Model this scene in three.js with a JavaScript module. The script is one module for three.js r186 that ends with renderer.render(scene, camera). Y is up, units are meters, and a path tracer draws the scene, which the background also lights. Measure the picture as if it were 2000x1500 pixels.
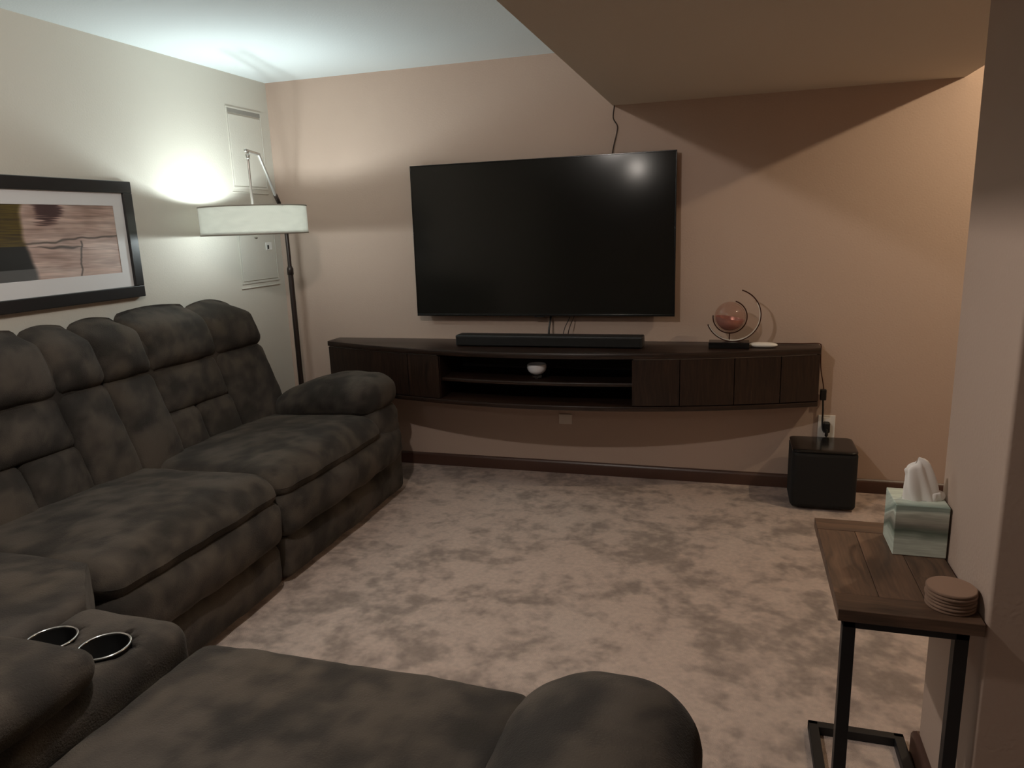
import * as THREE from 'three';
import { RoundedBoxGeometry } from 'three/addons/geometries/RoundedBoxGeometry.js';
import { mergeGeometries, mergeVertices, toCreasedNormals } from 'three/addons/utils/BufferGeometryUtils.js';
import { ImprovedNoise } from 'three/addons/math/ImprovedNoise.js';

// ---------------------------------------------------------------- camera, lights, exposure
const scene = new THREE.Scene();
scene.background = new THREE.Color(0x000000);
const camera = new THREE.PerspectiveCamera(55.68, 2000 / 1500, 0.05, 40);
camera.position.set(2.6905, 1.4306, 3.9728);
camera.rotation.order = 'YXZ';
camera.rotation.set(-0.2149, 0.2997, -0.0351);
const renderer = new THREE.WebGLRenderer({ antialias: true });
renderer.toneMapping = THREE.LinearToneMapping;
renderer.toneMappingExposure = 0.2;
renderer.shadowMap.enabled = true;

const LAMP = { color: [0.88, 1.0, 1.0], power: 12.5 };          // bulb in the drum shade of the floor lamp
const CEILING_LIGHTS = [                                       // small flush fixtures
  { x: 1.65, z: 2.7, color: [1, 0.91, 0.83], power: 21, size: 1.2 },
  { x: 1.53, z: 5.3, color: [1, 0.90, 0.80], power: 5, size: 1.2 },
  { x: 4.2, z: 0.9, color: [1, 0.78, 0.53], power: 13, size: 0.6 },
];

// ---------------------------------------------------------------- helpers
const H = 2.3;                                                 // ceiling height
const noise = new ImprovedNoise();
const fbm = (x, y, z, o = 4) => { let a = 0, s = 0.5; for (let i = 0; i < o; i++) { a += s * noise.noise(x, y, z); x = x * 2.03 + 5.3; y = y * 2.03 + 1.7; z = z * 2.03 + 9.1; s *= 0.5; } return a; };
const clamp = (v, a = 0, b = 1) => Math.min(b, Math.max(a, v));
const smooth = (a, b, v) => { const t = clamp((v - a) / (b - a)); return t * t * (3 - 2 * t); };
const mix = (a, b, t) => a + (b - a) * t;
let seed = 7; const rnd = () => { seed = (seed * 16807) % 2147483647; return seed / 2147483647; };
const V = (x, y, z) => new THREE.Vector3(x, y, z);

const used = {};
function numbered(n) { used[n] = (used[n] ?? -1) + 1; return used[n] ? `${n}_${String(used[n]).padStart(3, '0')}` : n; }
function thing(name, label, category, base = [0, 0, 0], group) {
  const o = new THREE.Group(); o.name = numbered(name); o.position.set(...base); scene.add(o);
  o.userData = { label, category }; if (group) o.userData.group = group;
  return o;
}
function rootOf(o) { while (o.parent && o.parent !== scene) o = o.parent; return o; }
// geometry is given in world coordinates and is moved into the frame of its thing (things are built unrotated)
function part(name, geo, mat, parent, label) {
  const g = Array.isArray(geo) ? merge(geo) : geo;
  const b = rootOf(parent).position; g.translate(-b.x, -b.y, -b.z);
  const m = new THREE.Mesh(g, mat); m.name = name; m.castShadow = m.receiveShadow = true; parent.add(m);
  if (label) m.userData.label = label;
  return m;
}
function struct(name, geo, mat, label) {
  const g = Array.isArray(geo) ? merge(geo) : geo;
  const m = new THREE.Mesh(g, mat); m.name = name; m.castShadow = m.receiveShadow = true; scene.add(m);
  m.userData.kind = 'structure'; if (label) m.userData.label = label;
  return m;
}
function plain(g) {                                            // same attributes everywhere, so that anything merges
  g = g.index ? g.toNonIndexed() : g;
  for (const k of Object.keys(g.attributes)) if (!['position', 'normal', 'uv'].includes(k)) g.deleteAttribute(k);
  return g;
}
function merge(list) { return mergeGeometries(list.map(plain)); }
// uv in metres from the side a triangle faces; turn swaps the grain direction
function boxUV(g, du = 0, dv = 0, turn = false) {
  g = plain(g); const p = g.attributes.position, n = p.count, uv = new Float32Array(n * 2);
  const a = V(), b = V(), c = V(), e = V();
  for (let i = 0; i < n; i += 3) {
    a.fromBufferAttribute(p, i); b.fromBufferAttribute(p, i + 1); c.fromBufferAttribute(p, i + 2);
    e.copy(b).sub(a).cross(c.clone().sub(a)); const x = Math.abs(e.x), y = Math.abs(e.y), z = Math.abs(e.z);
    [a, b, c].forEach((q, k) => {
      let u, v;
      if (y >= x && y >= z) { u = q.x; v = q.z; } else if (x >= z) { u = q.z; v = q.y; } else { u = q.x; v = q.y; }
      if (turn) [u, v] = [v, u];
      uv[(i + k) * 2] = u + du; uv[(i + k) * 2 + 1] = v + dv;
    });
  }
  g.setAttribute('uv', new THREE.BufferAttribute(uv, 2));
  return g;
}
function box(x0, x1, y0, y1, z0, z1, r = 0.003, s = 2) {
  const w = x1 - x0, h = y1 - y0, d = z1 - z0; r = Math.min(r, w / 2.01, h / 2.01, d / 2.01);
  const g = r > 0 ? new RoundedBoxGeometry(w, h, d, s, r) : new THREE.BoxGeometry(w, h, d);
  g.translate((x0 + x1) / 2, (y0 + y1) / 2, (z0 + z1) / 2); return boxUV(g);
}
function tube(pts, r, seg = 24, rad = 10, tension = 0.5) {
  const c = new THREE.CatmullRomCurve3(pts.map(p => V(...p)), false, 'catmullrom', tension);
  const t = plain(new THREE.TubeGeometry(c, seg, r, rad));
  const caps = [0, 1].map(u => { const s = new THREE.SphereGeometry(r, rad, 6); const q = c.getPointAt(u); s.translate(q.x, q.y, q.z); return plain(s); });
  return merge([t, ...caps]);
}
function lathe(prof, x, y, z, seg = 40) { const g = new THREE.LatheGeometry(prof.map(p => new THREE.Vector2(...p)), seg); g.translate(x, y, z); return plain(g); }

// soft upholstered pad: a rounded block with full faces; deform(v) bends it into place (world coordinates)
function pad(x0, x1, y0, y1, z0, z1, { r = 0.05, b = [0, 0, 0], step = 0.02, deform, wrinkle = 0.004, rx, ry, rz } = {}) {
  const A = (x1 - x0) / 2, B = (y1 - y0) / 2, C = (z1 - z0) / 2, cx = (x0 + x1) / 2, cy = (y0 + y1) / 2, cz = (z0 + z1) / 2;
  const R = [Math.min(rx ?? r, A), Math.min(ry ?? r, B), Math.min(rz ?? r, C)];
  const seg = e => Math.max(4, Math.min(64, Math.round(2 * e / step)));
  let g = new THREE.BoxGeometry(2, 2, 2, seg(A), seg(B), seg(C));
  g.deleteAttribute('uv'); g.deleteAttribute('normal'); g = mergeVertices(g, 1e-5);
  const p = g.attributes.position, E = [A, B, C];
  for (let i = 0; i < p.count; i++) {
    const q = [p.getX(i) * A, p.getY(i) * B, p.getZ(i) * C];
    const k = q.map((v, j) => clamp(v, -(E[j] - R[j]), E[j] - R[j]));
    const d = q.map((v, j) => R[j] > 0 ? (v - k[j]) / R[j] : 0), L = Math.hypot(...d);
    const m = Math.max(...d.map(Math.abs));
    let o = k.map((v, j) => v + (L > 1e-6 ? d[j] / L * m * R[j] : 0));
    const u = o.map((v, j) => clamp(Math.abs(v) / E[j]));
    o[0] += b[0] * o[0] / A * (1 - u[1] ** 2) * (1 - u[2] ** 2);
    o[1] += b[1] * o[1] / B * (1 - u[0] ** 2) * (1 - u[2] ** 2);
    o[2] += b[2] * o[2] / C * (1 - u[0] ** 2) * (1 - u[1] ** 2);
    const v = V(o[0] + cx, o[1] + cy, o[2] + cz);
    if (deform) deform(v, o[0] / A, o[1] / B, o[2] / C);
    p.setXYZ(i, v.x, v.y, v.z);
  }
  g.computeVertexNormals();
  const nn = g.attributes.normal;
  for (let i = 0; i < p.count; i++) {                          // slack in the cover
    const x = p.getX(i), y = p.getY(i), z = p.getZ(i), w = wrinkle * (fbm(x * 7, y * 7, z * 7, 3) * 2);
    p.setXYZ(i, x + nn.getX(i) * w, y + nn.getY(i) * w, z + nn.getZ(i) * w);
  }
  g.computeVertexNormals();
  return g;
}
// brushed suede: patches where the nap lies another way
function suede(g) {
  g = boxUV(g); const p = g.attributes.position, col = new Float32Array(p.count * 3);
  for (let i = 0; i < p.count; i++) {
    const x = p.getX(i), y = p.getY(i), z = p.getZ(i);
    const w = fbm(x * 4 + 9, y * 4, z * 4, 2) * 0.9;
    const n = fbm(x * 7 + w, y * 7 - w, z * 7 + w, 4) + 0.55 * fbm(x * 19 - w, y * 19, z * 19 + w, 3), t = smooth(-0.3, 0.34, n), h = fbm(x * 2.3, y * 2.3 + 30, z * 2.3, 2);
    const L = mix(0.42, 1.42, t);
    col[i * 3] = 0.044 * L * (1 + h * 0.1); col[i * 3 + 1] = 0.0352 * L; col[i * 3 + 2] = 0.0272 * L * (1 - h * 0.2);
  }
  g.setAttribute('color', new THREE.BufferAttribute(col, 3));
  return g;
}
function cushion(name, parent, geo, label) {
  const g = suede(geo), b = rootOf(parent).position; g.translate(-b.x, -b.y, -b.z);
  const m = new THREE.Mesh(g, M.suede); m.name = name; m.castShadow = m.receiveShadow = true; parent.add(m);
  if (label) m.userData.label = label;
  return m;
}

// ---------------------------------------------------------------- textures
function texture(w, h, fn, srgb = false, rep = [1, 1]) {
  const d = new Uint8Array(w * h * 4);
  for (let j = 0; j < h; j++) for (let i = 0; i < w; i++) {
    const c = fn(i / w, j / h, i, j), k = (j * w + i) * 4;
    if (typeof c === 'number') d[k] = d[k + 1] = d[k + 2] = clamp(c) * 255; else for (let q = 0; q < 3; q++) d[k + q] = clamp(c[q]) * 255;
    d[k + 3] = 255;
  }
  const t = new THREE.DataTexture(d, w, h); t.magFilter = THREE.LinearFilter; t.minFilter = THREE.LinearMipmapLinearFilter; t.generateMipmaps = true;
  t.wrapS = t.wrapT = THREE.RepeatWrapping; t.repeat.set(...rep); if (srgb) t.colorSpace = THREE.SRGBColorSpace; t.needsUpdate = true;
  return t;
}
// noise that repeats after 1 in u and v
function tileNoise(u, v, f, o = 3, s = 0) {
  const a = fbm(u * f + s, v * f, s, o), b = fbm((u - 1) * f + s, v * f, s, o), c = fbm(u * f + s, (v - 1) * f, s, o), d = fbm((u - 1) * f + s, (v - 1) * f, s, o);
  return mix(mix(a, b, u), mix(c, d, u), v);
}
const plasterBump = texture(256, 256, (u, v) => 0.5 + tileNoise(u, v, 40, 2), false, [3, 3]);
const fibreBump = texture(256, 256, (u, v) => 0.5 + 0.5 * tileNoise(u, v, 60, 2) + (rnd() - 0.5) * 0.4, false, [5, 5]);
const suedeBump = texture(256, 256, (u, v) => 0.5 + 0.6 * tileNoise(u, v, 36, 3, 4) + (rnd() - 0.5) * 0.25, false, [6, 6]);
// carpet: 5.4 m square, brushed pile, footmarks and vacuum tracks
const CARPET = 5.4;
const carpetMap = texture(1536, 1536, (u, v) => {
  const x = u * CARPET, z = v * CARPET;
  const wx = fbm(x * 2.2, z * 2.2, 3, 3) * 0.5, wz = fbm(x * 2.2, z * 2.2, 17, 3) * 0.5;
  const a = fbm(x * 2.1 + wx * 1.6, z * 2.1 + wz * 1.6, 1.3, 4);
  const b = fbm(x * 6.5 + wx * 1.6, z * 6.5 + wz * 1.6, 8.1, 4), d = fbm(x * 17 + wx * 2, z * 17 + wz * 2, 3.3, 3), c = fbm(x * 60, z * 60, 2.2, 2);
  const t = smooth(-0.36, 0.16, a * 0.45 + b * 0.66 + d * 0.5), g = smooth(-0.1, 0.35, fbm(x * 1.1 + 4, z * 1.1, 5, 2));
  const L = mix(0.75, 1.0, t) * (1 + c * 0.1);
  return [0.81 * L, mix(0.73, 0.745, g) * L, mix(0.685, 0.705, g) * L];
}, true);
carpetMap.wrapS = carpetMap.wrapT = THREE.MirroredRepeatWrapping;
carpetMap.repeat.set(1 / CARPET, 1 / CARPET);
const darkWood = texture(1024, 512, (u, v) => {
  const n = tileNoise(u, v * 1, 6, 2, 3) * 0.6, s = fbm(u * 5, v * 90 + n * 6, 1, 3), f = fbm(u * 14, v * 260, 7, 2);
  const L = 0.72 + s * 0.6 + f * 0.35; return [0.265 * L, 0.19 * L, 0.15 * L];
}, true);
const brownWood = texture(1024, 1024, (u, v) => {
  const n = fbm(u * 3, v * 3, 4, 3), s = fbm(u * 3, v * 46 + n * 5, 1, 4), f = fbm(u * 9, v * 190, 7, 2), k = smooth(0.1, 0.4, fbm(u * 4, v * 9, 12, 3));
  const L = 0.88 + s * 0.45 + f * 0.22 - k * 0.16; return [0.37 * L, 0.295 * L, 0.24 * L];
}, true);
const rockPrint = texture(1024, 512, (u, v) => {
  // layered sandstone, a dark hollow above and a tall shaded form at the left: u runs from the far end towards the viewer
  const y = 1 - v, w = fbm(u * 3, y * 3, 2, 3) * 0.35;
  const strata = fbm(u * 2.2 + w, (y + u * 0.12) * 16 + w * 3, 1, 4), fine = fbm(u * 9, (y + u * 0.1) * 60, 6, 2);
  const big = fbm(u * 5, y * 5, 9, 3); let L = 0.98 + strata * 0.38 + fine * 0.22 + big * 0.35, c = [0.72 * L, (0.625 + big * 0.06) * L, (0.585 + big * 0.08) * L];
  const crack = (d, k) => { const t = 1 - smooth(0, k, Math.abs(d)); c = c.map(q => q * (1 - 0.5 * t)); };
  crack(y - 0.45 - 0.09 * fbm(u * 7, 1, 1, 3) - u * 0.14, 0.022 + 0.03 * Math.max(0, fbm(u * 9, 5, 1, 2)));
  if (u > 0.17) crack(y - 0.6 + 0.08 * fbm(u * 7, 3, 1, 3) + (u - 0.2) * 0.15, 0.03 * smooth(0.17, 0.26, u) * smooth(0.46, 0.3, u) + 0.002);
  if (y > 0.5) crack(u - 0.17 - y * 0.05 + 0.03 * fbm(y * 5, 3, 1, 3), 0.008);
  const hole = Math.hypot((u - 0.34) / 0.06, (y - 0.03) / 0.2); c = c.map((q, i) => mix(q, [0.28, 0.2, 0.2][i], 1 - smooth(0.7, 1.25, hole + w * 3 + fine)));
  const edge = 0.455 + 0.02 * Math.sin(y * 5) + w * 0.05, k = smooth(edge - 0.015, edge + 0.015, u);
  const body = y < 0.55 ? [0.30 + fine * 0.2, 0.25 + fine * 0.2, 0.12] : y < 0.85 ? [0.1, 0.095, 0.09] : [0.33, 0.33, 0.33];
  return c.map((q, i) => mix(q, body[i], k));
}, true);
const tealPrint = texture(512, 512, (u, v) => {
  v *= 2; const w = fbm(u * 3, v * 2, 3, 3) * 0.09, y = v + w, f = fbm(u * 5, v * 55, 4, 3), q = fbm(u * 2.5 + 7, v * 9, 6, 3);
  const bands = [[0, 0.60, 0.63, 0.57], [0.3, 0.57, 0.61, 0.55], [0.40, 0.42, 0.47, 0.41], [0.47, 0.27, 0.32, 0.27], [0.56, 0.38, 0.385, 0.335], [0.64, 0.49, 0.475, 0.42], [0.76, 0.53, 0.54, 0.48], [0.83, 0.64, 0.67, 0.61], [0.88, 0.46, 0.52, 0.47], [1, 0.42, 0.50, 0.45], [1.2, 0.62, 0.67, 0.61], [2, 0.58, 0.63, 0.57]];
  let k = 0; while (k < bands.length - 2 && y > bands[k + 1][0]) k++;
  const t = clamp((y - bands[k][0]) / (bands[k + 1][0] - bands[k][0])), L = (1 + f * 0.14 + q * 0.22) * 1.3;
  const c = [1, 2, 3].map(i => mix(bands[k][i], bands[k + 1][i], t) * L), m = (c[0] + c[1] + c[2]) / 3; return c.map(e => mix(e, m, 0.35));
}, true);
const linen = texture(256, 256, (u, v, i, j) => { const L = 0.94 + 0.1 * tileNoise(u, v, 5, 2, 8) + 0.05 * Math.sin(i * 0.9) * Math.sin(j * 0.9); return [0.87 * L, 0.865 * L, 0.84 * L]; }, true, [4, 4]);

// ---------------------------------------------------------------- materials
const std = (rgb, roughness = 0.8, extra = {}) => new THREE.MeshStandardMaterial({ color: new THREE.Color().setRGB(...rgb), roughness, ...extra });
const M = {
  accent: std([0.48, 0.36, 0.292], 0.75, { bumpMap: plasterBump, bumpScale: 0.0006 }),
  cream: std([0.58, 0.55, 0.485], 0.75, { bumpMap: plasterBump, bumpScale: 0.0006 }),
  brownPaint: std([0.2, 0.13, 0.095], 0.8, { bumpMap: plasterBump, bumpScale: 0.0006 }),
  soffit: std([0.64, 0.58, 0.49], 0.85, { bumpMap: plasterBump, bumpScale: 0.0006 }),
  ceiling: std([0.87, 0.94, 0.96], 0.9, { bumpMap: plasterBump, bumpScale: 0.0006 }),
  carpet: new THREE.MeshStandardMaterial({ map: carpetMap, roughness: 1, bumpMap: fibreBump, bumpScale: 0.006 }),
  base: std([0.075, 0.036, 0.025], 0.35),
  suede: new THREE.MeshPhysicalMaterial({ vertexColors: true, roughness: 0.95, sheen: 0.25, sheenRoughness: 0.6, sheenColor: new THREE.Color().setRGB(0.35, 0.31, 0.27), bumpMap: suedeBump, bumpScale: 0.0025 }),
  walnut: std([0.62, 0.58, 0.56], 0.36, { map: darkWood }),
  walnutInside: std([0.6, 0.6, 0.6], 0.6, { map: darkWood }),
  plank: [0.95, 1.08, 0.86].map(k => std([k * 1.35, k * 1.2, k * 1.12], 0.5, { map: brownWood })),
  blackMetal: std([0.012, 0.012, 0.013], 0.5, { metalness: 0.3 }),
  bronze: std([0.035, 0.024, 0.02], 0.4, { metalness: 0.5 }),
  nickel: std([0.5, 0.48, 0.45], 0.35, { metalness: 0.9 }),
  chrome: std([0.85, 0.85, 0.85], 0.12, { metalness: 1 }),
  black: std([0.01, 0.01, 0.01], 0.45),
  cloth: std([0.0065, 0.006, 0.0058], 0.95),
  gloss: std([0.008, 0.008, 0.008], 0.18),
  screen: new THREE.MeshPhysicalMaterial({ color: new THREE.Color().setRGB(0.011, 0.0105, 0.009), roughness: 0.12, specularIntensity: 0.7 }),
  shade: new THREE.MeshPhysicalMaterial({ map: linen, roughness: 1, transmission: 0.52, thickness: 0 }),
  frost: new THREE.MeshPhysicalMaterial({ color: new THREE.Color().setRGB(0.8, 0.78, 0.72), roughness: 1, transmission: 0.2, thickness: 0 }),
  trim: std([0.3, 0.27, 0.23], 0.8),
  white: std([0.78, 0.76, 0.72], 0.45),
  tissue: new THREE.MeshPhysicalMaterial({ color: new THREE.Color().setRGB(0.95, 0.91, 0.87), roughness: 1, transmission: 0.15, thickness: 0 }),
  mat: std([0.72, 0.72, 0.73], 0.85),
  frame: std([0.014, 0.013, 0.013], 0.35),
  print: new THREE.MeshStandardMaterial({ map: rockPrint, roughness: 0.55 }),
  cork: std([0.42, 0.26, 0.18], 0.9, { bumpMap: fibreBump, bumpScale: 0.002 }),
  teal: new THREE.MeshStandardMaterial({ map: tealPrint, roughness: 0.5 }),
  glass: new THREE.MeshPhysicalMaterial({ color: 0xffffff, roughness: 0.03, transmission: 1, thickness: 0.01, ior: 1.45 }),
  amber: new THREE.MeshPhysicalMaterial({ color: new THREE.Color().setRGB(0.90, 0.80, 0.76), roughness: 0.04, transmission: 0.97, thickness: 0.0, ior: 1.4, specularIntensity: 1 }),
  milk: std([0.70, 0.71, 0.74], 0.3),
  led: std([0.72, 0.68, 0.62], 0.5),
  copper: std([0.10, 0.045, 0.035], 0.3, { metalness: 0.7 }),
  beige: std([0.68, 0.60, 0.53], 0.5),
};
const glow = (c, k) => new THREE.MeshStandardMaterial({ color: 0x111111, roughness: 0.6, emissive: new THREE.Color().setRGB(...c), emissiveIntensity: k });
function pointLight(parent, x, y, z, c, power, size = 1) {
  const l = new THREE.PointLight(new THREE.Color().setRGB(...c), power, 0, 2); const b = rootOf(parent).position;
  l.position.set(x - b.x, y - b.y, z - b.z); l.castShadow = true; l.shadow.radius = size; l.shadow.mapSize.set(1024, 1024); parent.add(l);
  return l;
}

// ---------------------------------------------------------------- the room
const XR = 5.2, ZR = 8.4, T = 0.12, SX0 = 2.062, SX1 = 3.667, SY = 2.017;
struct('floor', box(-T, XR + T, -0.1, 0, -T, ZR + T, 0), M.carpet);
struct('ceiling', box(-T, XR + T, H, H + 0.1, -T, ZR + T, 0), M.ceiling);
struct('wall_back', box(-T, XR + T, 0, H, -T, 0, 0), M.accent);
struct('wall_left', box(-T, 0, 0, H, 0, ZR, 0), M.cream);
struct('wall_right', box(XR, XR + T, 0, H, 0, ZR, 0), M.accent);
struct('wall_rear', box(-T, XR + T, 0, H, ZR, ZR + T, 0), M.brownPaint);
struct('soffit', box(SX0, SX1, SY, H, 0, ZR, 0), M.soffit);
const CX = 3.197, CZ0 = 2.048, CZ1 = 2.436;
struct('column', box(CX, 3.9, 0, SY, CZ0, CZ1, 0.008), M.accent);
function skirting(pts) {                                       // moulded board run along [x, z] points, profile to the left of the run
  const prof = [[0, 0], [0.015, 0], [0.015, 0.055], [0.011, 0.066], [0.004, 0.073], [0, 0.073]], pos = [], idx = [];
  const n = pts.length, off = (i, d) => {
    const p = pts[i], a = pts[Math.max(0, i - 1)], b = pts[Math.min(n - 1, i + 1)];
    const d1 = i > 0 ? [p[0] - a[0], p[1] - a[1]] : [b[0] - p[0], b[1] - p[1]], d2 = i < n - 1 ? [b[0] - p[0], b[1] - p[1]] : d1;
    const u = q => { const l = Math.hypot(...q); return [-q[1] / l, q[0] / l]; }, n1 = u(d1), n2 = u(d2), k = 1 + n1[0] * n2[0] + n1[1] * n2[1];
    return [p[0] + (n1[0] + n2[0]) / k * d, p[1] + (n1[1] + n2[1]) / k * d];
  };
  for (let i = 0; i < n; i++) for (const [d, h] of prof) { const q = off(i, d); pos.push(q[0], h, q[1]); }
  const k = prof.length;
  for (let i = 0; i < n - 1; i++) for (let j = 0; j < k - 1; j++) { const a = i * k + j, b = a + k; idx.push(a, a + 1, b, b, a + 1, b + 1); }
  for (const e of [0, n - 1]) for (let j = 1; j < k - 1; j++) e ? idx.push(e * k, e * k + j + 1, e * k + j) : idx.push(0, j, j + 1);
  const g = new THREE.BufferGeometry(); g.setAttribute('position', new THREE.Float32BufferAttribute(pos, 3)); g.setIndex(idx);
  return boxUV(toCreasedNormals(plain(g), 0.6));
}
struct('baseboard_back', skirting([[0.015, 0], [XR, 0]]), M.base);
struct('baseboard_left', skirting([[0, ZR], [0, 0]]), M.base);
struct('baseboard_column', skirting([[3.9, CZ1], [CX, CZ1], [CX, CZ0], [3.9, CZ0]].reverse().map(p => p)), M.base);

// ---------------------------------------------------------------- ceiling lights
CEILING_LIGHTS.forEach((L, i) => {
  const where = ['nearest the television, left of the soffit', 'further back behind the viewer, mirrored in the television', 'right of the soffit, hidden behind the column'][i];
  const t = thing('ceiling_light', `small round flush ceiling light ${where}`, 'ceiling light', [L.x, H, L.z]);
  part('canopy', lathe([[0, 0], [0.095, 0], [0.095, -0.014], [0.085, -0.02], [0, -0.02]].reverse(), L.x, H, L.z), M.white, t);
  const prof = []; for (let k = 0; k <= 10; k++) { const a = k / 10 * Math.PI / 2; prof.push([0.078 * Math.sin(a), -0.02 - 0.03 * Math.cos(a)]); }
  part('diffuser', lathe(prof, L.x, H, L.z), glow(L.color, 120), t);
  pointLight(t, L.x, H - 0.06, L.z, L.color, L.power, L.size);
});

// ---------------------------------------------------------------- floor lamp in the corner
{
  const px = 0.18, pz = 0.2, t = thing('floor_lamp', 'tall floor lamp with white drum shade hanging from an arched arm', 'floor lamp', [px, 0, pz]);
  part('base', lathe([[0, 0], [0.13, 0], [0.135, 0.006], [0.13, 0.02], [0.03, 0.028], [0.018, 0.05], [0, 0.05]], px, 0, pz), M.bronze, t);
  part('pole', tube([[px, 0.04, pz], [px, 0.6, pz], [px, 1.21, pz]], 0.0155, 12, 14), M.bronze, t);
  part('collar', lathe([[0, 1.19], [0.0185, 1.19], [0.0185, 1.225], [0.012, 1.24], [0, 1.24]], px, 0, pz), M.bronze, t);
  part('pole', tube([[px, 1.2, pz], [px, 1.35, pz], [px + 0.003, 1.46, pz + 0.01], [px + 0.022, 1.58, pz + 0.07], [px + 0.045, 1.64, pz + 0.14]], 0.0115, 20, 12), M.bronze, t, 'slim upper pole bending forward');
  part('arm', tube([[px + 0.04, 1.625, pz + 0.125], [px + 0.08, 1.725, pz + 0.24], [px + 0.122, 1.832, pz + 0.365]], 0.0085, 10, 12), M.nickel, t);
  const sx = 0.338, sz = 0.71, SY0 = 1.431, SY1 = 1.567, R = 0.262;
  part('crossbar', tube([[px + 0.116, 1.836, pz + 0.355], [sx + 0.008, 1.84, sz + 0.024]], 0.0085, 4, 10), M.nickel, t);
  part('rod', tube([[sx, 1.835, sz], [sx, 1.7, sz], [sx, 1.5, sz]], 0.0065, 6, 10), M.nickel, t);
  part('rod_joint', lathe([[0, 1.80], [0.011, 1.80], [0.012, 1.82], [0, 1.83]], sx, 0, sz, 16), M.nickel, t);
  const shade = part('lamp_shade', lathe([[R, SY0], [R, SY1], [R - 0.003, SY1], [R - 0.003, SY0], [R, SY0]], sx, 0, sz, 72), M.shade, t, 'white fabric drum shade');
  for (const y of [SY0, SY1]) { const g = new THREE.TorusGeometry(R - 0.0005, 0.0032, 8, 72); g.rotateX(Math.PI / 2); g.translate(sx, y, sz); part('trim_ring', plain(g), M.trim, shade); }
  const spokes = [0, 1, 2].map(k => { const a = k * 2.094 + 0.4; return tube([[sx, SY1 - 0.006, sz], [sx + Math.cos(a) * R * 0.5, SY1 - 0.006, sz + Math.sin(a) * R * 0.5], [sx + Math.cos(a) * (R - 0.002), SY1 - 0.006, sz + Math.sin(a) * (R - 0.002)]], 0.0025, 4, 6); });
  part('shade_spider', spokes, M.nickel, t);
  part('diffuser', lathe([[0, SY0 + 0.006], [R - 0.006, SY0 + 0.006], [R - 0.006, SY0 + 0.009], [0, SY0 + 0.009]], sx, 0, sz, 72), M.frost, t, 'frosted disc closing the bottom of the shade');
  part('socket', lathe([[0, 1.49], [0.018, 1.49], [0.02, 1.53], [0.012, 1.545], [0, 1.545]], sx, 0, sz, 20), M.blackMetal, t);
  const bulb = new THREE.SphereGeometry(0.02, 24, 16); bulb.translate(sx, 1.463, sz);
  part('bulb', plain(bulb), glow(LAMP.color, 60), t);
  pointLight(t, sx, 1.463, sz, LAMP.color, LAMP.power, 3);
  part('finial', lathe([[0, 1.406], [0.007, 1.408], [0.009, 1.416], [0.004, 1.424], [0.004, 1.43], [0, 1.43]], sx, 0, sz, 16), M.nickel, t);
}

// ---------------------------------------------------------------- flush panels on the left wall by the corner
function accessPanel(y0, y1, z0, z1, label, low) {
  const t = thing('access_panel', label, 'wall panel', [0, y0, (z0 + z1) / 2]);
  const f = 0.012, g = 0.004, top = low ? y1 - 0.014 : y1 - 0.04;
  part('frame', [box(0, 0.006, y1 - 0.008, y1, z0, z1, 0.002), box(0, 0.005, y0, y0 + f, z0, z1, 0.002), box(0, 0.005, y0 + f, y1 - 0.008, z0, z0 + f, 0.002), box(0, 0.005, y0 + f, y1 - 0.008, z1 - f, z1, 0.002)], M.cream, t);
  part('door', box(0, 0.0055, y0 + f + g, top, z0 + f + g, z1 - f - g, 0.002), M.cream, t);
  if (low) {
    const l = part('latch_plate', box(0.005, 0.009, y1 - 0.105, y1 - 0.06, z0 + 0.05, z0 + 0.11, 0.002), M.white, t);
    part('latch', box(0.008, 0.013, y1 - 0.098, y1 - 0.075, z0 + 0.085, z0 + 0.098, 0.002), M.black, l);
  }
  else part('gap_shade', box(0.0005, 0.004, y1 - 0.03, y1 - 0.008, z0 + f, z1 - f, 0.001), std([0.24, 0.225, 0.2], 0.8), t, 'dull grey strip painted as shade in the gap along the top');  // shade of the gap above the door, put in as a grey strip
  part('ledge', box(0, low ? 0.008 : 0.006, y0 - 0.026, y0 - 0.018, z0, z1 + 0.012, 0.003), M.cream, t);
}
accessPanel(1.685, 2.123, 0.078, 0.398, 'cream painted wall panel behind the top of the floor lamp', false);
accessPanel(1.15, 1.44, 0.058, 0.415, 'cream painted wall panel with small dark latch below the lamp shade', true);

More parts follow.
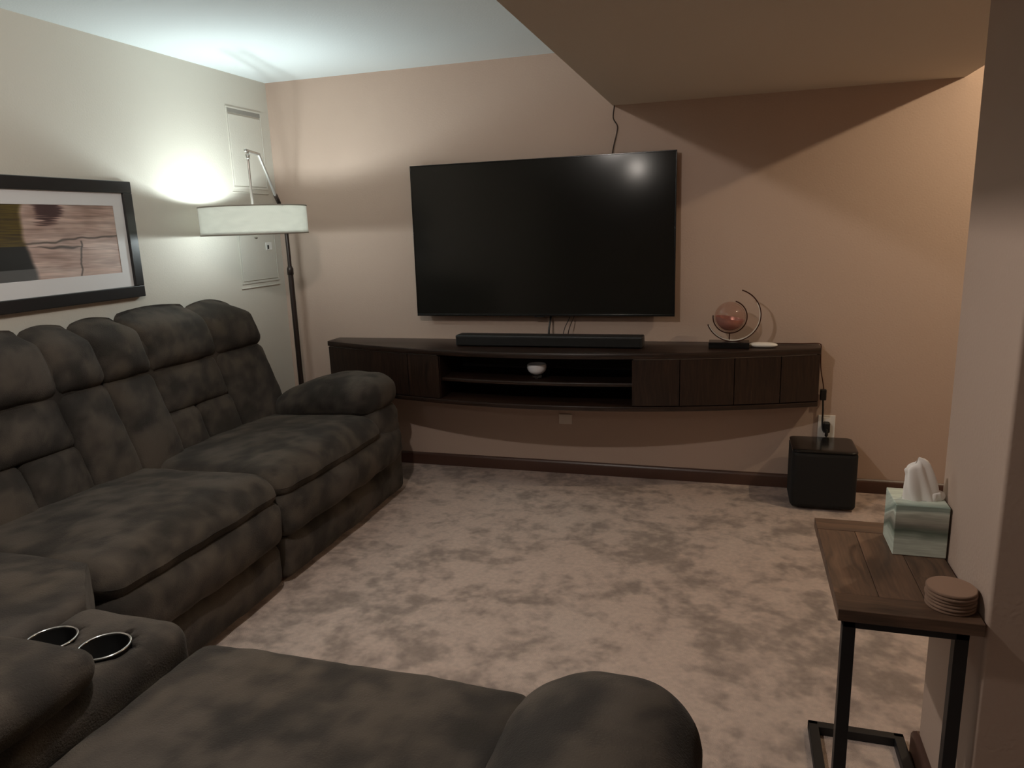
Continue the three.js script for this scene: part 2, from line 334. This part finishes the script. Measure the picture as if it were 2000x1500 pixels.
// ---------------------------------------------------------------- framed picture
{
  const y0 = 1.163, y1 = 1.685, z0 = 1.17, z1 = 2.37, f = 0.052, t = thing('framed_picture', 'wide black framed photograph of layered rock above the sofa', 'picture', [0, y0, (z0 + z1) / 2]);
  const rail = (a, b, c, d) => box(0.002, 0.03, a, b, c, d, 0.004);
  part('frame', [rail(y1 - f, y1, z0, z1), rail(y0, y0 + f, z0, z1), rail(y0 + f, y1 - f, z0, z0 + f), rail(y0 + f, y1 - f, z1 - f, z1)], M.frame, t);
  const m = 0.056, a = y0 + f, b = y1 - f, c = z0 + f, d = z1 - f;
  part('mat_board', [box(0.004, 0.018, b - m, b, c, d, 0), box(0.004, 0.018, a, a + m + 0.01, c, d, 0), box(0.004, 0.018, a + m + 0.01, b - m, c, c + m, 0), box(0.004, 0.018, a + m + 0.01, b - m, d - m, d, 0)], M.mat, t);
  const w = d - c - 2 * m, h = b - a - 2 * m - 0.01, g = new THREE.PlaneGeometry(w, h); g.rotateY(Math.PI / 2); g.scale(1, 1, 1); g.translate(0.0155, a + m + 0.01 + h / 2, (c + d) / 2);
  const uv = g.attributes.uv, p = g.attributes.position; for (let i = 0; i < uv.count; i++) uv.setXY(i, (p.getZ(i) - c - m) / w, (p.getY(i) - a - m - 0.01) / h);
  part('print', plain(g), M.print, t);
}

// ---------------------------------------------------------------- television, its cables
{
  const x0 = 0.925, x1 = 2.396, y0 = 0.932, y1 = 1.774, t = thing('television', 'large flat black wall mounted television switched off', 'television', [(x0 + x1) / 2, 1.353, 0.07]);
  const tilt = g => { g.translate(0, -1.353, -0.07); g.rotateX(-0.0175); g.translate(0, 1.353, 0.07); return g; };
  part('housing', [tilt(box(x0 + 0.004, x1 - 0.004, y0 + 0.004, y1 - 0.004, 0.045, 0.066, 0.006)), tilt(box(x0 + 0.2, x1 - 0.2, y0 + 0.06, y0 + 0.5, 0.028, 0.05, 0.008))], M.black, t);
  part('wall_mount', [box(1.4, 1.92, 1.28, 1.33, 0, 0.012, 0.002), box(1.4, 1.92, 1.5, 1.55, 0, 0.012, 0.002), box(1.47, 1.5, 1.2, 1.6, 0.008, 0.034, 0.002), box(1.82, 1.85, 1.2, 1.6, 0.008, 0.034, 0.002)], M.blackMetal, t);
  const b = 0.006;
  part('bezel', [box(x0, x1, y1 - b, y1, 0.06, 0.073, 0.002), box(x0, x1, y0, y0 + 0.012, 0.06, 0.074, 0.002), box(x0, x0 + b, y0 + 0.012, y1 - b, 0.06, 0.073, 0.002), box(x1 - b, x1, y0 + 0.012, y1 - b, 0.06, 0.073, 0.002)].map(tilt), M.gloss, t);
  part('screen', tilt(box(x0 + b, x1 - b, y0 + 0.012, y1 - b, 0.062, 0.0705, 0)), M.screen, t);
  part('sensor', tilt(box(1.63, 1.69, y0 - 0.006, y0 + 0.001, 0.06, 0.07, 0.002)), M.black, t);
  const cable = (name, label, pts, r, m) => { const o = thing(name, label, 'cable', pts[pts.length - 1]); part('wire', tube(pts, r, 40, 7), m, o); };
  cable('cable', 'thin dark cable running from the soffit corner down to the television', [[2.07, 2.015, 0.006], [2.065, 1.955, 0.008], [2.086, 1.916, 0.012], [2.083, 1.878, 0.014], [2.07, 1.828, 0.014], [2.06, 1.77, 0.02], [2.06, 1.7, 0.02]], 0.003, M.bronze);
  cable('cable', 'black cable hanging under the television centre behind the soundbar', [[1.715, 1.02, 0.018], [1.714, 0.94, 0.028], [1.717, 0.9, 0.06], [1.714, 0.86, 0.08], [1.713, 0.795, 0.09]], 0.0058, M.black);
  cable('cable', 'thinner left wire of the slanting pair under the television', [[1.84, 1.0, 0.02], [1.826, 0.93, 0.035], [1.8, 0.86, 0.075], [1.79, 0.795, 0.08]], 0.0022, M.black);
  cable('cable', 'thinner right wire of the slanting pair under the television', [[1.86, 1.0, 0.02], [1.848, 0.93, 0.035], [1.826, 0.86, 0.075], [1.815, 0.795, 0.08]], 0.0022, M.bronze);
}

// ---------------------------------------------------------------- floating console with a bowed front
const CO = { x0: 0.352, x1: 3.112, y0: 0.488, y1: 0.787, c: 1.735, end: 0.145, bow: 0.285 };
const front = x => CO.end + CO.bow * (1 - Math.pow(Math.abs(x - CO.c) / 1.38, 2));
function bowed(x0, x1, y0, y1, inset, back = 0, round = 0.003) {   // slab from z = back to the bowed front
  const s = new THREE.Shape(); s.moveTo(x0, -back); s.lineTo(x1, -back); const n = Math.max(4, Math.ceil((x1 - x0) / 0.05));
  for (let i = 0; i <= n; i++) { const x = x1 + (x0 - x1) * i / n; s.lineTo(x, -(front(x) - inset)); }
  s.closePath();
  const g = new THREE.ExtrudeGeometry(s, { depth: y1 - y0 - 2 * round, bevelEnabled: round > 0, bevelSize: round, bevelOffset: -round, bevelThickness: round, bevelSegments: 2, curveSegments: 1 });
  g.rotateX(-Math.PI / 2); g.translate(0, y0 + round, 0);
  return boxUV(toCreasedNormals(plain(g), 0.5));
}
{
  const t = thing('media_console', 'long dark wood floating media console with bowed front', 'console', [CO.c, CO.y0, 0]);
  const { x0, x1, y0, y1 } = CO, OL = 1.165, OR = 2.212, ti = 0.02;
  part('top', bowed(x0, x1, y1 - 0.03, y1, 0, 0.001), M.walnut, t);
  part('bottom', bowed(x0 + 0.003, x1 - 0.003, y0, y0 + 0.024, 0.002, 0.001), M.walnut, t);
  part('shelf', bowed(OL, OR, 0.607, 0.626, 0.045, 0.012), M.walnut, t);
  part('back_panel', box(x0 + 0.01, x1 - 0.01, y0 + 0.02, y1 - 0.025, 0.001, 0.012, 0), M.walnutInside, t);
  for (const x of [x0, OL - ti, OR, x1 - ti]) part('divider', bowed(x, x + ti, y0 + 0.022, y1 - 0.028, 0.024, 0.01, 0.001), M.walnut, t);
  const doorSpans = [[x0, 0.962], [0.962, OL], [OR, 2.445], [2.445, 2.705], [2.705, 2.925], [2.925, x1]];
  for (const [a, b] of doorSpans) {
    const s = new THREE.Shape(), A = a + 0.002, B = b - 0.002, n = Math.max(3, Math.ceil((B - A) / 0.04)), P = i => A + (B - A) * i / n;
    for (let i = 0; i <= n; i++) i ? s.lineTo(P(i), -(front(P(i)) - 0.006)) : s.moveTo(P(0), -(front(P(0)) - 0.006));
    for (let i = n; i >= 0; i--) s.lineTo(P(i), -(front(P(i)) - 0.024));
    s.closePath();
    const g = new THREE.ExtrudeGeometry(s, { depth: y1 - 0.036 - (y0 + 0.029), bevelEnabled: true, bevelSize: 0.001, bevelOffset: -0.001, bevelThickness: 0.001, bevelSegments: 1 });
    g.rotateX(-Math.PI / 2); g.translate(0, y0 + 0.029, 0);
    part('door', boxUV(toCreasedNormals(plain(g), 0.5), a * 1.7, a, true), M.walnut, t);
  }
  part('pull_rail', [[x0 + 0.02, OL - 0.01], [OR + 0.01, x1 - 0.02]].map(([a, b]) => { const pts = []; for (let i = 0; i <= 24; i++) { const x = a + (b - a) * i / 24; pts.push([x, y1 - 0.033, front(x) - 0.009]); } return tube(pts, 0.0016, 48, 6); }), M.nickel, t);
}
// soundbar, on the console
{
  const t = thing('soundbar', 'long black soundbar on the console under the television', 'soundbar', [1.738, CO.y1, 0.22]);
  part('body', box(1.226, 2.25, CO.y1 + 0.004, CO.y1 + 0.062, 0.165, 0.262, 0.007, 3), M.black, t);
  part('grille', box(1.236, 2.24, CO.y1 + 0.008, CO.y1 + 0.052, 0.258, 0.266, 0.003), M.cloth, t);
  for (const x of [1.35, 2.12]) part('foot', box(x, x + 0.05, CO.y1, CO.y1 + 0.006, 0.18, 0.25, 0.002), M.black, t);
}
// glass orb lamp in a crescent ring
{
  const z = 0.17, y = CO.y1, cx = 2.691, cy = 0.951, R = 0.131, t = thing('orb_lamp', 'decorative lamp with tinted glass ball inside a crescent ring', 'lamp', [cx - 0.02, y, z]);
  part('base', box(2.575, 2.772, y, y + 0.032, z - 0.045, z + 0.045, 0.003), M.gloss, t);
  const arc = (r, a0, a1, w, d, n = 60) => {                    // flat band bent round the centre: from r - w/2 to r + w/2, depth d
    const s = new THREE.Shape(), rad = Math.PI / 180; s.absarc(0, 0, r + w / 2, a0 * rad, a1 * rad, false); s.absarc(0, 0, r - w / 2, a1 * rad, a0 * rad, true); s.closePath();
    const g = new THREE.ExtrudeGeometry(s, { depth: d, bevelEnabled: false, curveSegments: n }); g.translate(cx, cy, z - d / 2); return boxUV(toCreasedNormals(plain(g), 0.5));
  };
  const ring = part('crescent_ring', arc(R, -159, 73, 0.006, 0.016), M.copper, t);
  part('light_strip', arc(R - 0.0042, -157, 30, 0.0035, 0.0175), M.led, ring, 'pale light strip lining the ring');
  const bx = cx - 0.016, by = cy - 0.008, br = 0.076;
  const orb = new THREE.SphereGeometry(br, 48, 32), inner = new THREE.SphereGeometry(br - 0.003, 48, 32); inner.scale(-1, 1, 1);
  for (const g of [orb, inner]) g.translate(bx, by, z);
  const o = part('glass_ball', plain(orb), M.amber, t, 'pinkish tinted glass ball');
  const cup = []; for (let k = 0; k <= 12; k++) { const a = -Math.PI / 2 + k / 12 * 1.5; cup.push([Math.cos(a) * (br - 0.006), Math.sin(a) * (br - 0.006)]); }
  const cg = new THREE.LatheGeometry(cup.map(q => new THREE.Vector2(...q)), 40); cg.rotateZ(-0.16); cg.translate(bx, by, z);
  part('reflector_bowl', plain(cg), std([0.50, 0.25, 0.21], 0.3, { metalness: 0.4 }), o);
  const hold = new THREE.Shape(), rad = Math.PI / 180; hold.absarc(0, 0, br + 0.009, -185 * rad, 72 * rad, false); hold.absarc(0, 0, br + 0.003, 72 * rad, -185 * rad, true); hold.closePath();
  const hg = new THREE.ExtrudeGeometry(hold, { depth: 0.009, bevelEnabled: false, curveSegments: 50 }); hg.translate(bx, by, z - 0.0045);
  part('ball_ring', boxUV(toCreasedNormals(plain(hg), 0.5)), M.copper, t);
  part('stem', tube([[bx, cy - R, z], [bx, by - br - 0.005, z]], 0.003, 4, 8), M.copper, t);
}
{ // flat white remote beside the lamp
  const t = thing('remote_control', 'slim white oval remote lying beside the orb lamp', 'remote', [2.838, CO.y1, 0.155]);
  part('shell', pad(2.768, 2.908, CO.y1, CO.y1 + 0.026, 0.132, 0.18, { r: 0.013, rx: 0.05, rz: 0.022, step: 0.004, wrinkle: 0 }), M.white, t);
}
{ // cord of the orb lamp
  const pts = [[2.775, 0.7912, 0.11], [2.9, 0.7912, 0.06], [3.02, 0.7912, 0.05], [3.105, 0.7925, 0.04], [3.1215, 0.783, 0.035], [3.123, 0.74, 0.03], [3.128, 0.66, 0.026], [3.142, 0.585, 0.026], [3.147, 0.55, 0.028]];
  const t = thing('power_cord', 'dark power cord dropping from console end to the wall outlet', 'cord', [3.147, 0.41, 0.03]);
  part('wire', tube(pts, 0.0028, 60, 8), M.copper, t);
  part('inline_switch', box(3.131, 3.161, 0.495, 0.552, 0.016, 0.04, 0.005), M.black, t);
  part('wire', tube([[3.146, 0.5, 0.028], [3.149, 0.44, 0.028], [3.149, 0.38, 0.03], [3.153, 0.34, 0.034], [3.163, 0.325, 0.042], [3.171, 0.34, 0.044]], 0.0045, 40, 8), M.black, t);
  part('plug', [box(3.155, 3.187, 0.322, 0.378, 0.006, 0.045, 0.008), tube([[3.171, 0.345, 0.036], [3.171, 0.325, 0.042], [3.17, 0.31, 0.042]], 0.008, 12, 10)], M.black, t);
}
function plate(x0, x1, y0, y1, label, m, sockets) {
  const t = thing('wall_outlet', label, 'outlet', [(x0 + x1) / 2, y0, 0]);
  part('cover_plate', box(x0, x1, y0, y1, 0, 0.007, 0.003), m, t);
  for (const [a, b] of sockets) part('socket', box((x0 + x1) / 2 - 0.017, (x0 + x1) / 2 + 0.017, a, b, 0.004, 0.0085, 0.004), m, t);
}
plate(3.131, 3.214, 0.29, 0.41, 'white wall outlet above the black subwoofer', M.white, [[0.302, 0.334], [0.364, 0.397]]);
plate(1.741, 1.819, 0.296, 0.356, 'small beige cover plate on the wall under the console', M.beige, []);

// bowl on the shelf
{
  const x = 1.697, y = 0.6272, z = 0.3, t = thing('glass_bowl', 'small milky white bowl on clear stem on the console shelf', 'bowl', [x, y, z]);
  const o = [[0, 0.022], [0.018, 0.023], [0.034, 0.03], [0.046, 0.042], [0.052, 0.06], [0.051, 0.074], [0.047, 0.08]];
  part('bowl', lathe([...o, [0.043, 0.079], [0.046, 0.07], [0.046, 0.06], [0.038, 0.042], [0.02, 0.03], [0, 0.028]], x, y, z), M.milk, t);
  for (let k = 0; k < 5; k++) { const a = k * 1.257 + 0.3, s = new THREE.SphereGeometry(0.0105, 16, 12); s.translate(x + Math.cos(a) * 0.017, y + 0.0105, z + Math.sin(a) * 0.017); part('glass_foot', plain(s), M.glass, t); }
}
// subwoofer
{
  const x0 = 2.988, x1 = 3.288, z0 = 0.06, z1 = 0.325, t = thing('subwoofer', 'black cube subwoofer on the carpet below the wall outlet', 'speaker', [(x0 + x1) / 2, 0, (z0 + z1) / 2]);
  part('cabinet', pad(x0, x1, 0.014, 0.3, z0, z1, { r: 0.03, ry: 0.006, step: 0.012, wrinkle: 0 }), M.cloth, t);
  part('top_panel', pad(x0 + 0.001, x1 - 0.001, 0.296, 0.31, z0 + 0.001, z1 - 0.001, { r: 0.03, ry: 0.004, step: 0.012, wrinkle: 0 }), M.gloss, t, 'glossy black top');
  for (const x of [x0 + 0.04, x1 - 0.06]) for (const z of [z0 + 0.04, z1 - 0.06]) part('foot', lathe([[0, 0], [0.014, 0], [0.017, 0.016], [0, 0.016]], x, 0, z, 16), M.black, t);
}

// ---------------------------------------------------------------- reclining sofa along the left wall
const lean = y => 0.345 - 0.36 * (y - 0.48);                    // front of the backrest at height y
function backPad(parent, z0, z1, y0, y1, th, name, o = {}) {    // pad lying on the leaning back
  const rollTop = o.roll ?? 0;
  return cushion(name, parent, pad(-th, 0, y0, y1, z0, z1, {
    r: o.r ?? 0.055, b: [o.b ?? 0.022, 0.0, 0], rz: o.rz, step: 0.018, wrinkle: 0.006,
    deform: (v, a, b2, c) => {
      const y = v.y; let n = v.x + (o.out ?? 0);
      if (rollTop) { const k = smooth(0.2, 1, b2); n -= rollTop * k * k; v.y -= (o.drop ?? 0.03) * c * c * smooth(0.2, 1, b2); if (c < 0) v.y -= (o.outer ?? 0) * c * c * smooth(0, 1, b2); }
      v.x = Math.max(lean(y) + n, 0.035 + 0.02 * Math.abs(c));
    },
  }));
}
{
  const t = thing('reclining_sofa', 'dark brown suede two seat reclining sofa along the left wall', 'sofa', [0.55, 0, 1.5]);
  cushion('base', t, pad(0.14, 0.90, 0.0, 0.34, 0.44, 2.46, { r: 0.03, step: 0.05, wrinkle: 0 }));
  const seats = [{ z: [0.60, 0.965, 1.40, 1.65], f: [0.70, 1.605] }, { z: [1.65, 1.875, 2.31, 2.455], f: [1.605, 2.47] }];
  seats.forEach(({ z, f }, k) => {
    const shell = cushion('backrest', t, pad(0.03, 0.2, 0.3, 1.0, z[0] + 0.015, z[3] - 0.015, { r: 0.05, step: 0.05, wrinkle: 0, deform: v => { v.x += 0.12 * (1 - v.y) * 0.6; } }));
    for (const [a, b, wide] of [[z[0], z[1], 0], [z[1], z[2], 1], [z[2], z[3], 0]]) {
      backPad(shell, a - 0.014, b + 0.014, 0.838, wide ? 1.118 : 1.105, 0.21, 'head_pad', { r: 0.07, rz: 0.04, b: 0.03, roll: 0.07, drop: wide ? 0.018 : 0.024, outer: !k && a === z[0] ? 0.035 : 0, out: 0.03 });
      if (wide) {
        backPad(shell, a - 0.004, b + 0.004, 0.648, 0.858, 0.13, 'lumbar_pad', { r: 0.035, b: 0.024 });
        backPad(shell, a - 0.004, (a + b) / 2 + 0.03, 0.43, 0.66, 0.12, 'lower_pad', { r: 0.035, b: 0.016 });
        backPad(shell, (a + b) / 2 + 0.022, b + 0.004, 0.43, 0.66, 0.12, 'lower_pad', { r: 0.035, b: 0.016 });
      } else backPad(shell, a - 0.008, b + 0.008, 0.43, 0.856, 0.15, 'side_pad', { r: 0.045, b: 0.026, out: 0.016 });
    }
    cushion('seat_cushion', t, pad(0.26, 0.978, 0.352, 0.488, f[0] + 0.002, f[1] - 0.002, {
      r: 0.066, rx: 0.09, rz: 0.06, b: [0.0, 0.035, 0], step: 0.02, wrinkle: 0.006,
      deform: (v, a, b2, c) => { v.y += 0.012 * smooth(-0.4, 0.7, a) - 0.025 * smooth(0.72, 1.0, a) * (b2 > 0 ? 1 : 0.2); v.x += 0.01 * (1 - c * c) * smooth(0, 1, a); },
    }));
    const z0 = k ? f[0] + 0.004 : 0.45, z1 = f[1] - 0.004;
    cushion('footrest_panel', t, pad(0.80, 0.992, 0.2, 0.395, z0, z1, { r: 0.06, b: [0.026, 0, 0], step: 0.02, wrinkle: 0.006, deform: (v, a, b2, c) => { if (!k && c < 0) v.x -= 0.03 * c * c * c * c; } }));
    cushion('lower_panel', t, pad(0.80, 0.962, 0.012, 0.208, z0, z1, { r: 0.05, b: [0.018, 0, 0], step: 0.02, wrinkle: 0.005 }));
  });
  const arm = cushion('arm', t, pad(0.2, 0.95, 0.03, 0.52, 0.44, 0.70, { r: 0.06, b: [0.02, 0, 0.02], step: 0.025, wrinkle: 0.005 }));
  cushion('arm_pad', arm, pad(0.30, 0.955, 0.475, 0.665, 0.415, 0.745, {
    r: 0.09, rx: 0.13, b: [0, 0.02, 0.01], step: 0.018, wrinkle: 0.006,
    deform: (v, a, b2) => { v.y -= 0.075 * smooth(0.2, -1, a); v.y += 0.006 * a + 0.012 * smooth(0.5, 1, a) * (b2 > 0 ? 1 : 0); },
  }));
}
// corner seat
{
  const t = thing('corner_seat', 'dark brown suede corner seat with angled front between sofa and cupholder console', 'sofa', [0.6, 0, 3.0]);
  const cut = (v, lim) => { const d = v.x - (v.z - 2.49) - lim; if (d > 0) { v.x -= d * 0.5; v.z += d * 0.5; } };
  cushion('base', t, pad(0.12, 1.13, 0.0, 0.36, 2.50, 3.66, { r: 0.04, step: 0.03, b: [0, 0, 0], deform: v => cut(v, 0.84) }));
  cushion('seat_cushion', t, pad(0.3, 1.14, 0.34, 0.545, 2.488, 3.62, { r: 0.05, rz: 0.035, b: [0, 0.012, 0], step: 0.022, wrinkle: 0.004, deform: v => cut(v, 0.945) }));
  cushion('front_panel', t, pad(0.5, 1.148, 0.1, 0.41, 2.49, 3.2, { r: 0.08, step: 0.025, deform: v => cut(v, 0.985) }));
  const shell = cushion('backrest', t, pad(0.03, 0.26, 0.3, 1.0, 2.59, 3.7, { r: 0.06, step: 0.05 }));
  backPad(shell, 2.6, 3.1, 0.845, 1.1, 0.2, 'head_pad', { r: 0.08, b: 0.03, roll: 0.08 });
  backPad(shell, 2.6, 3.1, 0.45, 0.853, 0.15, 'side_pad', { r: 0.06, b: 0.03 });
}
// console with cupholders
const holders = [[1.246, 2.870], [1.39, 2.864]];
{
  const t = thing('sofa_console', 'suede armrest console with two chrome cupholders and a padded lid', 'armrest', [1.36, 0, 3.1]);
  const top = 0.555, x0 = 1.165, x1 = 1.494, z0 = 2.705, z1 = 3.5;
  // deck with the two wells left open: the sheet is stepped round them
  const body = pad(x0, x1, 0.02, top, z0, z1, { r: 0.05, rx: 0.06, b: [0.006, 0.004, 0.012], step: 0.0125, wrinkle: 0.003 });
  const p = body.attributes.position;
  for (let i = 0; i < p.count; i++) for (const [hx, hz] of holders) { const d = Math.hypot(p.getX(i) - hx, p.getZ(i) - hz); if (p.getY(i) > 0.47 && d < 0.06) p.setY(i, 0.455); else if (p.getY(i) > 0.47 && d < 0.072) { const k = 0.0525 / d; p.setXYZ(i, hx + (p.getX(i) - hx) * k, p.getY(i) - 0.004, hz + (p.getZ(i) - hz) * k); } }
  body.computeVertexNormals();
  cushion('body', t, body);
  for (const [hx, hz] of holders) {
    const cup = part('cupholder', lathe([[0, 0.462], [0.0515, 0.462], [0.052, top + 0.001], [0.0495, top + 0.001], [0.0485, 0.468], [0, 0.466]], hx, 0, hz, 48), M.black, t);
    const g = new THREE.TorusGeometry(0.0525, 0.0032, 10, 56); g.rotateX(Math.PI / 2); g.scale(1, 0.8, 1); g.translate(hx, top + 0.004, hz);
    part('chrome_rim', plain(g), M.chrome, cup, 'shiny chrome rim');
  }
  const lid = cushion('lid', t, pad(1.17, 1.498, 0.545, 0.64, 2.955, 3.48, { r: 0.045, rx: 0.05, rz: 0.06, b: [0.006, 0.012, 0.006], step: 0.016, wrinkle: 0.004 }), 'padded storage lid behind the cupholders');
  cushion('back', t, pad(1.18, 1.5, 0.3, 0.86, 3.515, 3.75, { r: 0.07, step: 0.04 }));
}
// near recliner with rounded arm
{
  const t = thing('recliner_seat', 'dark brown suede recliner seat with rounded right arm nearest the viewer', 'sofa', [2.05, 0, 3.2]);
  cushion('base', t, pad(1.565, 2.33, 0.0, 0.36, 2.79, 3.5, { r: 0.03, step: 0.05, wrinkle: 0 }));
  cushion('seat_cushion', t, pad(1.502, 2.335, 0.33, 0.504, 2.682, 3.51, {
    r: 0.065, rz: 0.065, rx: 0.045, b: [0, 0.02, 0.006], step: 0.016, wrinkle: 0.005,
  }));
  cushion('footrest_panel', t, pad(1.57, 2.32, 0.02, 0.37, 2.72, 2.85, { r: 0.05, b: [0, 0, 0.01], step: 0.03 }));
  const arm = cushion('arm', t, pad(2.345, 2.665, 0.0, 0.50, 2.77, 3.52, { r: 0.06, b: [0.015, 0, 0.015], step: 0.025, wrinkle: 0.006 }));
  cushion('arm_pad', arm, pad(2.315, 2.665, 0.42, 0.640, 2.735, 3.51, { r: 0.1, rx: 0.15, rz: 0.15, b: [0.004, 0.016, 0.008], step: 0.016, wrinkle: 0.005, deform: (v, a, b2) => { v.y -= 0.02 * smooth(0.1, -1, a) * smooth(-0.5, 0.5, b2); v.y += 0.008 * smooth(0, 0.8, a); } }));
  cushion('backrest', t, pad(1.57, 2.32, 0.3, 0.86, 3.53, 3.78, { r: 0.08, step: 0.03 }));
}

// ---------------------------------------------------------------- side table against the column
const TB = { x0: 2.92, x1: 3.191, z0: 1.952, z1: 2.452, y: 0.62 };
{
  const { x0, x1, z0, z1, y } = TB, t = thing('side_table', 'narrow C shaped side table with brown wood top and black metal frame', 'table', [(x0 + x1) / 2, 0, (z0 + z1) / 2]);
  const top = new THREE.Group(); top.name = 'tabletop'; t.add(top);
  const th = 0.027, e = 0.075, w = (x1 - x0) / 3;
  for (const [a, b] of [[z0, z0 + e], [z1 - e, z1]]) part('plank', boxUV(box(x0, x1, y - th, y, a + 0.0006, b - 0.0006, 0.0015), a * 3, 0.2), M.plank[b === z1 ? 2 : 0], top);
  for (let k = 0; k < 3; k++) part('plank', boxUV(box(x0 + k * w + 0.0005, x0 + (k + 1) * w - 0.0005, y - th, y - 0.0006, z0 + e, z1 - e, 0.0015), k * 0.37, k * 0.21, true), M.plank[k], top);
  const q = 0.026, yt = y - th, fx0 = x0 + 0.012, fx1 = x1 - 0.022, fz = z1 - 0.012;
  const bar = (a, b, c, d, e2, f) => box(a, b, c, d, e2, f, 0.002);
  for (const x of [fx0, fx1 - q]) part('leg', bar(x, x + q, 0.002, yt, fz - q, fz), M.blackMetal, t);
  part('top_rail', [bar(fx0, fx1, yt - 0.02, yt, fz - q, fz), bar(fx0, fx1, yt - 0.02, yt, z0 + 0.03, z0 + 0.03 + q), bar(fx0, fx0 + q, yt - 0.02, yt, z0 + 0.03, fz), bar(fx1 - q, fx1, yt - 0.02, yt, z0 + 0.03, fz)], M.blackMetal, t);
  part('base_frame', [bar(fx0 - 0.004, 3.172, 0, 0.026, 2.0, 2.026), bar(fx0 - 0.004, fx0 + q - 0.004, 0, 0.026, 2.0, fz), bar(3.172 - q, 3.172, 0, 0.026, 2.0, fz), bar(fx0 - 0.004, 3.172, 0, 0.026, fz - q, fz)], M.blackMetal, t);
}
// tissue box
{
  const x0 = 3.076, x1 = 3.192, z0 = 2.03, z1 = 2.15, y = TB.y, h = 0.128, t = thing('tissue_box', 'teal and grey streaked tissue box on the side table', 'tissue box', [(x0 + x1) / 2, y, (z0 + z1) / 2]);
  const g = box(x0, x1, y, y + h, z0, z1, 0.002), uv = g.attributes.uv, p = g.attributes.position;
  for (let i = 0; i < uv.count; i++) uv.setXY(i, 0.02 + ((p.getX(i) - x0) + (z1 - p.getZ(i))) / 0.26, ((p.getY(i) - y) + (p.getY(i) > y + h - 0.0025 ? z1 - p.getZ(i) : 0)) / 0.26);
  part('carton', g, M.teal, t);
  const slot = new THREE.CylinderGeometry(0.034, 0.034, 0.0012, 40); slot.scale(1.2, 1, 0.75); slot.translate((x0 + x1) / 2 + 0.006, y + h + 0.0006, (z0 + z1) / 2); part('opening', plain(slot), std([0.5, 0.5, 0.48], 0.4), t);
  // crumpled tissue: a folded sheet gathered at the slot, its tip bending left, a loose flap on the right
  const sheet = (cx0, hgt, lx, r0, r1, ph) => {
    const N = 56, K = 26, pos = [], idx = [];
    for (let j = 0; j <= K; j++) for (let i = 0; i <= N; i++) {
      const u = i / N, v = j / K, a = u * Math.PI * 2, fold = Math.sin(a * 3 + ph + v * 1.2) * 0.2 + Math.sin(a * 7 + ph * 2 - v * 3) * 0.13;
      const r = (mix(r0, r1, v) + 0.003 * Math.sin(Math.PI * v)) * (1 + fold * 0.8 + 0.22 * Math.exp(-(((a - 3.1) / 0.5) ** 2) - ((v - 0.86) / 0.1) ** 2)) * (v > 0.85 ? Math.sqrt(Math.max(0.02, 1 - ((v - 0.85) / 0.15) ** 2)) : 1);
      pos.push(cx0 + Math.cos(a) * r * 1.15 + lx * v, y + h - 0.004 + hgt * v * (1 - 0.1 * Math.cos(a - 3)), (z0 + z1) / 2 + 0.01 + Math.sin(a) * r * 0.6);
    }
    for (let j = 0; j < K; j++) for (let i = 0; i < N; i++) { const a = j * (N + 1) + i, b = a + N + 1; idx.push(a, b, a + 1, a + 1, b, b + 1); }
    const s = new THREE.BufferGeometry(); s.setAttribute('position', new THREE.Float32BufferAttribute(pos, 3)); s.setAttribute('uv', new THREE.Float32BufferAttribute(new Float32Array(pos.length / 3 * 2), 2)); s.setIndex(idx); s.computeVertexNormals(); return plain(s);
  };
  part('tissue', [sheet(3.137, 0.1, -0.013, 0.031, 0.018, 0.6), sheet(3.164, 0.026, 0.004, 0.017, 0.014, 2.1)], M.tissue, t, 'white tissue pulled up from the box');
}
// coasters
{
  const cx = 3.143, cz = 2.383, n = 6, th = 0.0068, words = ['topmost', 'second from the top', 'third from the top', 'third from the bottom', 'second from the bottom', 'bottom'];
  let first;
  for (let k = 0; k < n; k++) {
    const y = TB.y + (n - 1 - k) * (th + 0.0006), dx = (rnd() - 0.5) * 0.003, dz = (rnd() - 0.5) * 0.003;
    const label = `round tan coaster, ${words[k]} in the stack on the side table`;
    if (!first) { first = thing('coaster', label, 'coaster', [cx, y, cz], 'tan coasters stacked on the side table'); part('disc', lathe([[0, 0], [0.0455, 0], [0.0475, 0.0018], [0.0475, th - 0.0018], [0.0455, th], [0, th]], cx, y, cz, 56), M.cork, first); } else {
      const c = first.clone(); c.name = numbered('coaster'); c.position.set(cx + dx, y, cz + dz); c.userData = { ...first.userData, label }; scene.add(c);
    }
  }
}
renderer.render(scene, camera);
